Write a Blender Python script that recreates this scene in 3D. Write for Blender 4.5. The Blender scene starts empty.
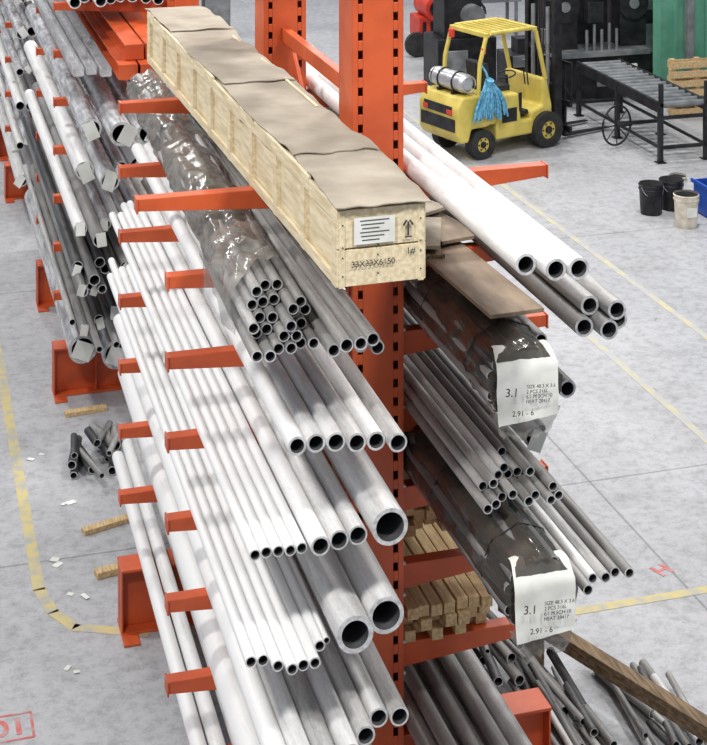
import bpy, math, random
from mathutils import Vector, Matrix, noise
random.seed(7)
scene = bpy.context.scene
R = random.uniform

# ---------------------------------------------------------------- materials
def new_mat(name):
    m = bpy.data.materials.new(name); m.use_nodes = True
    nt = m.node_tree
    return m, nt, nt.nodes["Principled BSDF"]

def L(nt, a, b): nt.links.new(a, b)

def noise_mat(name, c1, c2, scale=6, rough=0.6, metal=0.0, bump=0.0, stretch=(1,1,1), detail=6, lo=0.35, hi=0.65, coat=0.0):
    m, nt, b = new_mat(name)
    tc = nt.nodes.new("ShaderNodeTexCoord"); mp = nt.nodes.new("ShaderNodeMapping")
    mp.inputs["Scale"].default_value = stretch
    L(nt, tc.outputs["Object"], mp.inputs["Vector"])
    n = nt.nodes.new("ShaderNodeTexNoise"); n.inputs["Scale"].default_value = scale; n.inputs["Detail"].default_value = detail
    L(nt, mp.outputs[0], n.inputs["Vector"])
    r = nt.nodes.new("ShaderNodeValToRGB")
    r.color_ramp.elements[0].position = lo; r.color_ramp.elements[1].position = hi
    r.color_ramp.elements[0].color = (*c1, 1); r.color_ramp.elements[1].color = (*c2, 1)
    L(nt, n.outputs["Fac"], r.inputs["Fac"]); L(nt, r.outputs["Color"], b.inputs["Base Color"])
    b.inputs["Roughness"].default_value = rough; b.inputs["Metallic"].default_value = metal
    b.inputs["Coat Weight"].default_value = coat
    if bump > 0:
        bp = nt.nodes.new("ShaderNodeBump"); bp.inputs["Strength"].default_value = bump; bp.inputs["Distance"].default_value = 0.02
        L(nt, n.outputs["Fac"], bp.inputs["Height"]); L(nt, bp.outputs[0], b.inputs["Normal"])
    return m

def pipe_mat(name):
    m, nt, b = new_mat(name)
    at = nt.nodes.new("ShaderNodeAttribute"); at.attribute_name = "tone"
    tc = nt.nodes.new("ShaderNodeTexCoord")
    def nz(st, sc, det, rg, amp, prev):
        mp = nt.nodes.new("ShaderNodeMapping"); mp.inputs["Scale"].default_value = st
        L(nt, tc.outputs["Object"], mp.inputs["Vector"])
        n = nt.nodes.new("ShaderNodeTexNoise"); n.inputs["Scale"].default_value = sc; n.inputs["Detail"].default_value = det
        n.inputs["Roughness"].default_value = rg
        L(nt, mp.outputs[0], n.inputs["Vector"])
        sub = nt.nodes.new("ShaderNodeMath"); sub.operation = 'MULTIPLY_ADD'
        sub.inputs[1].default_value = amp; sub.inputs[2].default_value = -amp/2
        L(nt, n.outputs["Fac"], sub.inputs[0])
        add = nt.nodes.new("ShaderNodeMath"); add.operation = 'ADD'
        L(nt, prev, add.inputs[0]); L(nt, sub.outputs[0], add.inputs[1])
        return n, add.outputs[0]
    n, v = nz((14,1.5,14), 1.8, 9, 0.7, 0.52, at.outputs["Fac"])
    _, v = nz((9,0.55,9), 2.0, 2, 0.5, 0.42, v)  # long tone bands, also standing in for shadow bands across the pipes
    _, v = nz((20,8,20), 4.0, 5, 0.7, 0.22, v)
    r = nt.nodes.new("ShaderNodeValToRGB")
    e = r.color_ramp.elements
    e[0].position = 0; e[0].color = (0.03, 0.03, 0.033, 1)
    e[1].position = 0.90; e[1].color = (0.82, 0.815, 0.81, 1)
    k = e.new(0.5); k.color = (0.31, 0.30, 0.29, 1)
    L(nt, v, r.inputs["Fac"]); L(nt, r.outputs["Color"], b.inputs["Base Color"])
    b.inputs["Roughness"].default_value = 0.52; b.inputs["Metallic"].default_value = 0.03
    bp = nt.nodes.new("ShaderNodeBump"); bp.inputs["Strength"].default_value = 0.1; bp.inputs["Distance"].default_value = 0.01
    L(nt, n.outputs["Fac"], bp.inputs["Height"]); L(nt, bp.outputs[0], b.inputs["Normal"])
    return m

M_PIPE = pipe_mat("pipe_steel")
M_PIN = noise_mat("bore_shade", (0.03,0.03,0.032), (0.08,0.08,0.085), 5, 0.8)  # near-black colour stands in for the shade inside bores and pails
M_PEND = noise_mat("pipe_cut_end", (0.42,0.42,0.42), (0.70,0.70,0.70), 30, 0.45, 0.15)
M_OR = noise_mat("orange_paint", (0.46,0.068,0.018), (0.64,0.108,0.028), 3, 0.45, 0, 0.05, detail=9)
M_HOLE = noise_mat("column_inner_shade", (0.015,0.015,0.016), (0.04,0.04,0.04), 8, 0.6, 0.3)  # dark colour stands in for the shade inside the hollow columns
M_PLY = noise_mat("plywood", (0.62,0.50,0.30), (0.82,0.71,0.50), 5, 0.7, 0, 0.08, (8,1,8), detail=9)
M_CARD = noise_mat("cardboard", (0.25,0.21,0.16), (0.41,0.36,0.285), 2.6, 0.8, 0, 0.15, detail=10)
M_WOOD = noise_mat("lumber", (0.46,0.30,0.14), (0.68,0.50,0.27), 6, 0.75, 0, 0.1, (9,1,9))
M_WOODD = noise_mat("old_timber", (0.10,0.065,0.035), (0.26,0.175,0.10), 6, 0.8, 0, 0.15, (9,1,9))
M_BOARD = noise_mat("brown_board", (0.17,0.12,0.08), (0.32,0.24,0.165), 3, 0.7, 0, 0.1, (3,1,3))
M_PAPER = noise_mat("paper_label", (0.66,0.66,0.60), (0.82,0.82,0.78), 6, 0.7)
M_INK = noise_mat("ink", (0.02,0.02,0.025), (0.05,0.05,0.06), 10, 0.7)
M_YEL = noise_mat("forklift_yellow", (0.52,0.41,0.07), (0.70,0.56,0.13), 3, 0.45, 0, 0.03, detail=9)
M_RUB = noise_mat("rubber", (0.012,0.012,0.012), (0.03,0.03,0.03), 9, 0.8)
M_BLK = noise_mat("black_steel", (0.012,0.012,0.014), (0.035,0.035,0.04), 6, 0.45, 0.4)
M_GREY = noise_mat("grey_steel", (0.16,0.17,0.18), (0.30,0.31,0.32), 5, 0.45, 0.4)
M_LGREY = noise_mat("aluminium", (0.42,0.43,0.44), (0.6,0.6,0.62), 6, 0.35, 0.6)
M_BLUE = noise_mat("blue_fabric", (0.05,0.25,0.42), (0.20,0.50,0.68), 20, 0.9)
M_BBLUE = noise_mat("blue_plastic", (0.01,0.06,0.35), (0.02,0.09,0.45), 4, 0.4)
M_BUCK = noise_mat("cream_plastic", (0.50,0.45,0.36), (0.72,0.67,0.56), 9, 0.5)
M_RED = noise_mat("red_paint", (0.50,0.03,0.02), (0.65,0.06,0.03), 5, 0.45)
M_GREEN = noise_mat("green_wall_paint", (0.08,0.27,0.18), (0.14,0.38,0.27), 2, 0.6)

def wrap_mat(name, c1, c2, c3, rough, bump=0.9, transp=0.0, lo=0.34, hi=0.70, metal=0.0, st=(5,2.6,5), dist=2.2):
    m, nt, b = new_mat(name)
    tc = nt.nodes.new("ShaderNodeTexCoord"); mp = nt.nodes.new("ShaderNodeMapping")
    mp.inputs["Scale"].default_value = st; mp.inputs["Rotation"].default_value = (0.05,0.08,0.1)
    L(nt, tc.outputs["Object"], mp.inputs["Vector"])
    n = nt.nodes.new("ShaderNodeTexNoise"); n.inputs["Scale"].default_value = 2.0; n.inputs["Detail"].default_value = 9
    n.inputs["Distortion"].default_value = dist; n.inputs["Roughness"].default_value = 0.55
    L(nt, mp.outputs[0], n.inputs["Vector"])
    r = nt.nodes.new("ShaderNodeValToRGB"); e = r.color_ramp.elements
    e[0].position = lo; e[0].color = (*c1, 1); e[1].position = hi; e[1].color = (*c3, 1)
    k = e.new((lo+hi)/2); k.color = (*c2, 1)
    L(nt, n.outputs["Fac"], r.inputs["Fac"]); L(nt, r.outputs["Color"], b.inputs["Base Color"])
    b.inputs["Roughness"].default_value = rough; b.inputs["Metallic"].default_value = metal
    wv = nt.nodes.new("ShaderNodeTexWave"); wv.bands_direction = 'Y'; wv.inputs["Scale"].default_value = 1.4
    wv.inputs["Distortion"].default_value = 6; wv.inputs["Detail"].default_value = 3; wv.inputs["Detail Scale"].default_value = 1.3
    L(nt, tc.outputs["Object"], wv.inputs["Vector"])
    ad = nt.nodes.new("ShaderNodeMath"); ad.operation = 'ADD'
    L(nt, n.outputs["Fac"], ad.inputs[0]); L(nt, wv.outputs["Fac"], ad.inputs[1])
    bp = nt.nodes.new("ShaderNodeBump"); bp.inputs["Strength"].default_value = bump; bp.inputs["Distance"].default_value = 0.02
    L(nt, ad.outputs[0], bp.inputs["Height"]); L(nt, bp.outputs[0], b.inputs["Normal"])
    if transp > 0:
        tr = nt.nodes.new("ShaderNodeBsdfTransparent"); mx = nt.nodes.new("ShaderNodeMixShader")
        mx.inputs[0].default_value = 1 - transp
        out = nt.nodes["Material Output"]
        L(nt, tr.outputs[0], mx.inputs[1]); L(nt, b.outputs[0], mx.inputs[2]); L(nt, mx.outputs[0], out.inputs["Surface"])
    return m
M_WRAPD = wrap_mat("dark_film_wrap", (0.050,0.043,0.036), (0.078,0.068,0.057), (0.15,0.134,0.115), 0.13, 0.35, 0.22, st=(3,1.0,3), dist=0.8)
M_WRAPG = wrap_mat("grey_film_wrap", (0.14,0.122,0.10), (0.21,0.188,0.16), (0.36,0.33,0.29), 0.15, 0.45, 0.18, st=(3.5,1.4,3.5), dist=1.0)
M_FILM = wrap_mat("loose_film", (0.18,0.165,0.145), (0.28,0.26,0.23), (0.50,0.475,0.44), 0.12, 0.5, 0.42, st=(3.5,1.6,3.5), dist=1.0)
M_WRAPS = wrap_mat("silver_film_wrap", (0.22,0.22,0.23), (0.46,0.46,0.47), (0.80,0.80,0.82), 0.2, 0.2, 0, 0.32, 0.66, 0.2, (8,0.9,8), 0.4)  # lengthwise streaks in the colour imitate specular glints and dark gaps

def floor_mat():
    m, nt, b = new_mat("concrete_floor")
    g = nt.nodes.new("ShaderNodeNewGeometry")
    def nz(scale, det=8, rough=0.6, dist=0.0):
        n = nt.nodes.new("ShaderNodeTexNoise"); n.inputs["Scale"].default_value = scale
        n.inputs["Detail"].default_value = det; n.inputs["Roughness"].default_value = rough; n.inputs["Distortion"].default_value = dist
        L(nt, g.outputs["Position"], n.inputs["Vector"]); return n
    def ramp(n, p0, c0, p1, c1):
        r = nt.nodes.new("ShaderNodeValToRGB"); e = r.color_ramp.elements
        e[0].position = p0; e[0].color = (*c0,1); e[1].position = p1; e[1].color = (*c1,1)
        L(nt, n.outputs["Fac"], r.inputs["Fac"]); return r.outputs[0]
    def mul(x, y):
        mx = nt.nodes.new("ShaderNodeMix"); mx.data_type = 'RGBA'; mx.blend_type = 'MULTIPLY'
        mx.inputs["Factor"].default_value = 1
        L(nt, x, mx.inputs[6]); L(nt, y, mx.inputs[7]); return mx.outputs[2]
    c = nz(9, 12, 0.85)
    col = mul(ramp(nz(0.45), 0.3, (0.40,0.405,0.425), 0.7, (0.49,0.495,0.515)), ramp(c, 0.38, (0.64,0.63,0.63), 0.53, (1,1,1)))
    col = mul(col, ramp(nz(1.5,11,0.75,0.6), 0.32, (0.76,0.75,0.74), 0.50, (1,1,1)))
    col = mul(col, ramp(nz(3.0,6,0.6,3.0), 0.27, (0.66,0.65,0.64), 0.33, (1,1,1)))
    sp = nt.nodes.new("ShaderNodeSeparateXYZ"); L(nt, g.outputs["Position"], sp.inputs[0])
    def joint(sock, off, per):
        ad = nt.nodes.new("ShaderNodeMath"); ad.operation = 'ADD'; ad.inputs[1].default_value = 600 - off; L(nt, sock, ad.inputs[0])
        mo = nt.nodes.new("ShaderNodeMath"); mo.operation = 'MODULO'; mo.inputs[1].default_value = per; L(nt, ad.outputs[0], mo.inputs[0])
        lt = nt.nodes.new("ShaderNodeMath"); lt.operation = 'GREATER_THAN'; lt.inputs[1].default_value = 0.022; L(nt, mo.outputs[0], lt.inputs[0])
        mr = nt.nodes.new("ShaderNodeMapRange"); mr.inputs[3].default_value = 0.60; mr.inputs[4].default_value = 1; L(nt, lt.outputs[0], mr.inputs[0])
        return mr.outputs[0]
    j1 = joint(sp.outputs[1], 3.4, 6.0); j2 = joint(sp.outputs[0], 3.0, 6.0)
    mm = nt.nodes.new("ShaderNodeMath"); mm.operation = 'MULTIPLY'; L(nt, j1, mm.inputs[0]); L(nt, j2, mm.inputs[1])
    cr = nt.nodes.new("ShaderNodeCombineColor")
    for i in range(3): L(nt, mm.outputs[0], cr.inputs[i])
    col = mul(col, cr.outputs[0])
    L(nt, col, b.inputs["Base Color"])
    b.inputs["Roughness"].default_value = 0.45
    bp = nt.nodes.new("ShaderNodeBump"); bp.inputs["Strength"].default_value = 0.06; bp.inputs["Distance"].default_value = 0.01
    L(nt, c.outputs["Fac"], bp.inputs["Height"]); L(nt, bp.outputs[0], b.inputs["Normal"])
    return m
M_FLOOR = floor_mat()
M_LINE = noise_mat("worn_yellow_paint", (0.40,0.40,0.38), (0.60,0.50,0.22), 7, 0.6, lo=0.36, hi=0.58, detail=10)
M_LINEF = noise_mat("faded_yellow_paint", (0.43,0.43,0.43), (0.54,0.49,0.31), 5, 0.6, lo=0.42, hi=0.64, detail=10)
M_REDP = noise_mat("worn_red_paint", (0.47,0.36,0.36), (0.60,0.13,0.12), 9, 0.6, lo=0.35, hi=0.55, detail=10)

# ---------------------------------------------------------------- mesh builder
class MB:
    def __init__(s): s.v=[]; s.f=[]; s.m=[]; s.t=[]; s.sm=[]; s.mats=[]
    def mi(s, mat):
        if mat not in s.mats: s.mats.append(mat)
        return s.mats.index(mat)
    def add(s, vs, fs, mat, tone=0.5, smooth=False):
        o=len(s.v); s.v += [tuple(p) for p in vs]; s.t += [tone]*len(vs)
        k=s.mi(mat)
        for f in fs: s.f.append(tuple(i+o for i in f)); s.m.append(k); s.sm.append(smooth)
    def box(s, c, d, mat, rot=None, tone=0.5):
        hx,hy,hz=d[0]/2,d[1]/2,d[2]/2
        pts=[Vector((x,y,z)) for z in(-hz,hz) for y in(-hy,hy) for x in(-hx,hx)]
        if rot is not None: pts=[rot@p for p in pts]
        c=Vector(c); s.hexa([p+c for p in pts], mat, tone)
    def bb(s, x0,x1,y0,y1,z0,z1,mat):
        s.box(((x0+x1)/2,(y0+y1)/2,(z0+z1)/2),(abs(x1-x0),abs(y1-y0),abs(z1-z0)),mat)
    def hexa(s, p, mat, tone=0.5):
        s.add(p,[(0,2,3,1),(4,5,7,6),(0,1,5,4),(2,6,7,3),(0,4,6,2),(1,3,7,5)],mat,tone)
    def basis(s,p0,p1):
        d=(Vector(p1)-Vector(p0)).normalized()
        a=Vector((0,0,1)) if abs(d.z)<0.9 else Vector((1,0,0))
        u=d.cross(a).normalized(); w=u.cross(d).normalized(); return d,u,w
    def ring(s,c,u,w,r,n): return [Vector(c)+u*(r*math.cos(2*math.pi*i/n))+w*(r*math.sin(2*math.pi*i/n)) for i in range(n)]
    def cyl(s,p0,p1,r,mat,n=16,r1=None,tone=0.5,cap=True):
        d,u,w=s.basis(p0,p1); r1=r if r1 is None else r1
        a=s.ring(p0,u,w,r,n); b=s.ring(p1,u,w,r1,n)
        s.add(a+b,[(i,(i+1)%n,n+(i+1)%n,n+i) for i in range(n)],mat,tone,True)
        if cap:
            s.add(a,[tuple(range(n))[::-1]],mat,tone); s.add(b,[tuple(range(n))],mat,tone)
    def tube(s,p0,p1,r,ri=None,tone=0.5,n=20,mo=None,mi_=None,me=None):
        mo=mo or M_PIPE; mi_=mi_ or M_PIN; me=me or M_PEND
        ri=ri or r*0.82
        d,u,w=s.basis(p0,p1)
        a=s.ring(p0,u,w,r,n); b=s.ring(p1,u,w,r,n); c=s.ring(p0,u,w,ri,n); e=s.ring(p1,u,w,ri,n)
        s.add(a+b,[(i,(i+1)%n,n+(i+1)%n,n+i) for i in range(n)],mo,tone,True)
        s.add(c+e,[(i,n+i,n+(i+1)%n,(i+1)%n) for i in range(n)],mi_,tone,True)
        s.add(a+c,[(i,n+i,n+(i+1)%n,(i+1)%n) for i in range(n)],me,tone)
        s.add(b+e,[(i,(i+1)%n,n+(i+1)%n,n+i) for i in range(n)],me,tone)
    def path(s,pts,r,mat,n=8,closed=False):
        pts=[Vector(p) for p in pts]; rings=[]
        for i,p in enumerate(pts):
            a=pts[max(i-1,0)] if not closed else pts[i-1]
            b=pts[min(i+1,len(pts)-1)] if not closed else pts[(i+1)%len(pts)]
            d,u,w=s.basis(a,b); rings+=s.ring(p,u,w,r,n)
        K=len(pts); fs=[]
        for k in range(K if closed else K-1):
            k2=(k+1)%K
            for i in range(n): fs.append((k*n+i,k*n+(i+1)%n,k2*n+(i+1)%n,k2*n+i))
        s.add(rings,fs,mat,0.5,True)
    def loft(s,rings,mat,capmat=None,smooth=True):
        n=len(rings[0]); vs=[p for r in rings for p in r]; fs=[]
        for k in range(len(rings)-1):
            for i in range(n): fs.append((k*n+i,k*n+(i+1)%n,(k+1)*n+(i+1)%n,(k+1)*n+i))
        s.add(vs,fs,mat,0.5,smooth)
        s.add(rings[0],[tuple(range(n))[::-1]],capmat or mat); s.add(rings[-1],[tuple(range(n))],capmat or mat)
    def sheet(s,fn,nu,nv,mat,smooth=True):
        pts=[fn(i/nu,j/nv) for j in range(nv+1) for i in range(nu+1)]
        fs=[(j*(nu+1)+i,j*(nu+1)+i+1,(j+1)*(nu+1)+i+1,(j+1)*(nu+1)+i) for j in range(nv) for i in range(nu)]
        s.add(pts,fs,mat,0.5,smooth)
    def obj(s,name,bevel=0,loc=None,rotz=0,parent=None,keep=False):
        vs=s.v
        if loc is None and not keep and parent is None:
            xs=[p[0] for p in vs]; ys=[p[1] for p in vs]; zs=[p[2] for p in vs]
            o=((min(xs)+max(xs))/2,(min(ys)+max(ys))/2,min(zs))
            vs=[(p[0]-o[0],p[1]-o[1],p[2]-o[2]) for p in vs]; loc=o
        me=bpy.data.meshes.new(name); me.from_pydata(vs,[],s.f)
        for m in s.mats: me.materials.append(m)
        me.polygons.foreach_set("material_index",s.m); me.polygons.foreach_set("use_smooth",s.sm)
        at=me.attributes.new("tone",'FLOAT','POINT'); at.data.foreach_set("value",s.t)
        me.update()
        ob=bpy.data.objects.new(name,me); scene.collection.objects.link(ob)
        ob.location=loc or (0,0,0); ob.rotation_euler=(0,0,rotz)
        if parent: ob.parent=parent
        if bevel:
            b=ob.modifiers.new("bevel",'BEVEL'); b.width=bevel; b.segments=2; b.limit_method='ANGLE'
        return ob

def text(parent,name,body,loc,rot,size,mat,world=True):
    c=bpy.data.curves.new(name,'FONT'); c.body=body; c.size=size; c.extrude=0.0006
    c.materials.append(mat)
    o=bpy.data.objects.new(name,c); scene.collection.objects.link(o)
    o.parent=parent
    l=Vector(loc)
    if world: l=l-Vector(parent.location)
    o.location=l; o.rotation_euler=rot
    return o

# ---------------------------------------------------------------- floor
b=MB(); b.bb(-30,40,-14,46,-0.2,0,M_FLOOR); b.obj("floor")
b=MB(); W=0.09
def seg(b,p,q,w,mat):
    p=Vector((*p,0)); q=Vector((*q,0)); d=(q-p).normalized(); n=Vector((-d.y,d.x,0))*w/2
    z0=Vector((0,0,0.0005)); z1=Vector((0,0,0.003))
    b.hexa([p-n+z0,p+n+z0,q-n+z0,q+n+z0,p-n+z1,p+n+z1,q-n+z1,q+n+z1],mat)
seg(b,(-1.70,22),(-1.71,3.0),W,M_LINE)
seg(b,(-1.71,3.02),(-1.64,2.66),W,M_LINE); seg(b,(-1.64,2.68),(-1.5,2.42),W,M_LINE); seg(b,(-1.52,2.43),(-1.0,2.2),W,M_LINE)
b.obj("floor_line_marking")
b=MB(); seg(b,(4.37,-2),(4.37,20),0.08,M_LINEF); seg(b,(1.7,1.6),(5.2,1.58),0.09,M_LINE); seg(b,(5.6,1.5),(5.45,20),0.08,M_LINEF)
b.obj("floor_line_marking")
def floor_text(body,x,y,size,rz):
    c=bpy.data.curves.new("stencil",'FONT'); c.body=body; c.size=size; c.extrude=0.001; c.materials.append(M_REDP); c.offset=0.006
    o=bpy.data.objects.new("floor_stencil_number",c); scene.collection.objects.link(o)
    o.location=(x,y,0.002); o.rotation_euler=(0,0,rz)
    return o
floor_text("10",-1.93,1.47,0.24,math.radians(180))
b=MB()
for (p,q) in(((-2.30,1.25),(-1.90,1.25)),((-2.30,1.52),(-1.90,1.52)),((-1.90,1.25),(-1.90,1.52)),((-2.30,1.25),(-2.30,1.52))): seg(b,p,q,0.018,M_REDP)
b.obj("floor_stencil_frame")
floor_text("H",2.9,1.85,0.20,math.radians(20))

# ---------------------------------------------------------------- racks
LV=[3.815,3.35,2.88,2.41,1.935,1.465,0.99]
BASE=0.47
def column(b,y,H=5.7):
    for (x0,x1) in((-0.16,-0.125),(-0.095,0.095),(0.125,0.16)):
        for yy in(-0.15,0.138): b.bb(x0,x1,y+yy,y+yy+0.012,0,H,M_OR)
    for yy in(-0.15,0.138):
        for (x0,x1) in((-0.125,-0.095),(0.095,0.125)):
            z=0.0
            while z<H-0.1:
                b.bb(x0,x1,y+yy,y+yy+0.012,z,z+0.06,M_OR); z+=0.11
            b.bb(x0,x1,y+yy,y+yy+0.012,z,H,M_OR)
    for xx in(-0.16,0.148): b.bb(xx,xx+0.012,y-0.138,y+0.138,0,H,M_OR)
    b.bb(-0.012,0.012,y-0.138,y+0.138,0,H-0.02,M_HOLE)
def arm(b,y,z,side,ln=1.24):
    s=side; w=0.045; x0=0.16; x1=ln
    h0=0.15; h1=0.07
    xs=sorted([s*x0,s*x1])
    hl=h0 if s>0 else h1; hr=h1 if s>0 else h0
    b.hexa([(xs[0],y-w,z-hl),(xs[1],y-w,z-hr),(xs[0],y+w,z-hl),(xs[1],y+w,z-hr),
            (xs[0],y-w,z),(xs[1],y-w,z),(xs[0],y+w,z),(xs[1],y+w,z)],M_OR)
    b.box((s*(x1+0.006),y,z-0.04),(0.012,0.105,0.088),M_OR)
    b.box((s*(0.168),y,z-0.08),(0.016,0.2,0.26),M_OR)
    for dy in(-0.07,0.07):
        for dz in(-0.17,0.02): b.cyl((s*0.176,y+dy,z+dz),(s*0.196,y+dy,z+dz),0.013,M_LGREY,6)
def base(b,y,sides,ln):
    xa=-ln[0]; xb=ln[1] if 1 in sides else 0.3
    b.bb(xa,xb,y-0.11,y+0.11,BASE-0.02,BASE,M_OR)
    b.bb(xa,xb,y-0.11,y+0.11,0,0.02,M_OR)
    b.bb(xa,xb,y-0.01,y+0.01,0.02,BASE-0.02,M_OR)
    for s in sides:
        l=ln[0] if s<0 else ln[1]
        for xx in(0.45,0.85,l-0.01):
            b.box((s*xx,y,BASE/2),(0.014,0.2,BASE-0.04),M_OR)
        b.box((s*(l-0.06),y-0.18,0.008),(0.12,0.14,0.016),M_OR)
def rack(ys,sides,l0=1.42):
    b=MB()
    for k,y in enumerate(ys):
        column(b,y); base(b,y,sides,(1.26 if k==0 else 1.20,1.14))
        for s in sides:
            for i,z in enumerate(LV): arm(b,y,z,s,(l0 if (i==0 and s<0 and k==0) else (1.24 if k==0 else 1.19) if s<0 else 1.13))
    y0,y1=ys[0]+0.15,ys[1]-0.15
    for z in(0.8,2.5,4.27,5.4): b.bb(-0.03,0.03,y0,y1,z-0.05,z+0.05,M_OR)
    for (za,zb) in((0.8,2.5),(2.5,4.27)):
        for (p,q) in(((0.035,y0,za),(0.035,y1,zb)),((-0.035,y1,za),(-0.035,y0,zb))):
            b.cyl(p,q,0.018,M_OR,8)
    return b.obj("cantilever_rack",bevel=0.004)
rack((0,2.32),(-1,1))
rack((6.53,8.96),(-1,),1.24)
rack((13.1,15.2),(-1,),1.24)

# ---------------------------------------------------------------- pipe stacks
DX=0.06
def stack(name,z,items,ddx=0.0):
    b=MB()
    for it in items:
        x,r,y0,y1,t=it[:5]; dz=it[5] if len(it)>5 else 0
        ri=r*R(0.74,0.82); j=R(-.006,.006) if r<0.04 else 0
        b.tube((x,y0,z+r+dz+0.001),(x+ddx+j,y1,z+r+dz+0.001),r,ri,t,24 if r>0.05 else 16)
    return b.obj(name)
def row(xs,r,y0,y1,t,jy=0.06,jt=0.12,dz=0):
    return [(x,r,y0+R(-jy,jy),y1+R(-0.3,0.1),t+R(-jt,jt),dz) for x in xs]
def lin(a,b_,n): return [a+(b_-a)*i/(n-1) for i in range(n)]

it=[(x,0.036,-1.42+R(-.05,.05),4.3,0.50+R(-.1,.1)) for x in(-0.635,-0.56,-0.485,-0.41)]
it+=[(x,0.036,-1.5+R(-.05,.05),4.2,0.45+R(-.1,.1),0.0625) for x in(-0.598,-0.523,-0.448)]
stack("steel_pipe_stack",LV[1],it,DX)
it=[]
for i,x in enumerate([-0.83,-0.73,-0.63,-0.53,-0.43,-0.33]):
    it.append((x,0.049,-1.43-0.02*i+R(-.03,.03),4.3,[.95,.78,.88,.70,.85,.62][i]))
stack("steel_pipe_stack",LV[2],it,DX)
it=row([-1.06,-1.0,-0.94,-0.88,-0.82],0.029,-1.5,4.3,1.0,0.02,0.08)
it+=[(-0.735,0.050,-1.55,4.2,0.95),(-0.63,0.050,-1.52,4.2,0.72),(-0.525,0.050,-1.5,4.2,0.82)]
it+=[(-0.37,0.095,-1.55,4.2,0.78)]
stack("steel_pipe_stack",LV[3],it,DX)
it=row(lin(-1.10,-0.74,7),0.029,-1.62,4.3,1.0,0.09,0.08)
it+=[(-0.69,0.018,-1.5,4.3,0.95)]
it+=[(-0.575,0.095,-1.62,4.2,0.72),(-0.375,0.095,-1.5,4.2,0.80)]
stack("steel_pipe_stack",LV[4],it,DX)
it=[(-0.99,0.058,-2.1,4.2,0.95),(-0.87,0.055,-2.0,4.2,0.80),(-0.755,0.055,-2.1,4.2,0.58),(-0.635,0.055,-1.75,4.2,0.82)]
it+=[(-0.52,0.05,-1.62,4.2,0.68),(-0.415,0.05,-1.50,4.2,0.8),(-0.31,0.05,-1.52,4.2,0.6)]
stack("steel_pipe_stack",LV[5],it,DX)
it=[(-0.95,0.088,-2.0,4.2,0.95),(-0.76,0.088,-2.0,4.4,0.84),(-0.58,0.083,-2.0,4.4,0.7),(-0.41,0.08,-2.0,4.4,0.65)]
stack("steel_pipe_stack",LV[6],it,0.09)
it=[(-1.08,0.048,-2.2,3.9,0.98),(-0.97,0.048,-2.2,4.1,0.90),(-0.82,0.07,-2.2,4.1,0.8),(-0.66,0.07,-2.2,4.1,0.6),(-0.5,0.07,-2.2,4.1,0.7)]
stack("steel_pipe_stack",BASE,it,0.09)

it=[(0.25,0.055,-1.84,4.0,0.80),(0.365,0.055,-1.95,4.0,0.88),(0.48,0.055,-1.97,4.0,0.80)]
stack("steel_pipe_stack",LV[0],it)
it=[(0.70,0.052,-1.55,3.9,0.35),(0.81,0.052,-1.62,3.9,0.45),(0.92,0.052,-1.5,3.9,0.58),(0.755,0.052,-1.5,3.9,0.58,0.091),(0.865,0.052,-1.6,3.9,0.55,0.091)]
stack("steel_pipe_stack",LV[1],it)
it=[(0.76,0.05,-1.2,4.0,0.45),(0.90,0.04,-0.5,4.0,0.4)]
stack("steel_pipe_stack",LV[2],it)
it=row(lin(0.22,0.64,8),0.027,-1.25,4.1,0.42,0.15,0.2)
it+=row(lin(0.25,0.61,7),0.027,-1.25,4.1,0.45,0.18,0.25,0.047)
it+=row(lin(0.28,0.52,5),0.027,-1.15,4.0,0.55,0.18,0.25,0.094)
it+=[(0.86,0.03,-0.6,4.0,0.4)]
stack("steel_pipe_stack",LV[3],it)
b=MB(); b.tube((0.75,-0.75,LV[3]+0.061),(0.75,4.0,LV[3]+0.061),0.06,0.045,0.5,20,mo=M_WRAPS)
b.box((0.76,-0.775,LV[3]+0.05),(0.09,0.003,0.12),M_PAPER,Matrix.Rotation(0.4,3,'Y')); b.obj("wrapped_pipe")
it=row(lin(0.62,1.05,7),0.029,-1.35,4.1,0.6,0.15,0.25)
stack("steel_pipe_stack",LV[4],it)
it=row(lin(0.25,0.78,5),0.058,-1.4,4.2,0.5,0.1,0.12)
it+=[(x,0.045,-0.9,4.0,0.38+R(-.1,.1),0.105) for x in(0.32,0.45,0.6)]
stack("steel_pipe_stack",BASE,it)

def lumber(z,y0,y1,x0,x1,layers):
    b=MB()
    for l in range(layers):
        x=x0+R(0,0.02)
        while x<x1:
            w=0.075
            b.box((x+w/2,(y0+y1)/2+R(-.08,.08),z+0.035+l*0.072),(w-0.004,y1-y0,0.068),M_WOOD,Matrix.Rotation(R(-.005,.005),3,'Z'))
            x+=w+0.006
    b.obj("lumber_stack",bevel=0.003)
lumber(LV[5]+0.001,0.30,3.2,0.2,0.56,3)
lumber(LV[6]+0.001,-0.02,3.4,0.2,0.72,3)

b=MB()
for (cx,cy,w,l,rz,dz,m) in((0.44,-0.45,0.32,1.45,0.05,0.013,M_BOARD),(0.32,0.3,0.24,1.1,-0.1,0.036,M_WOODD),(0.46,0.42,0.30,1.0,0.22,0.060,M_BOARD),(0.35,0.05,0.22,0.55,-0.35,0.085,M_CARD),(0.40,0.62,0.24,0.6,0.5,0.108,M_CARD)):
    b.box((cx,cy,LV[1]+dz),(w,l,0.022),m,Matrix.Rotation(rz,3,'Z'))
b.obj("wooden_board_stack",bevel=0.002)

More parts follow.
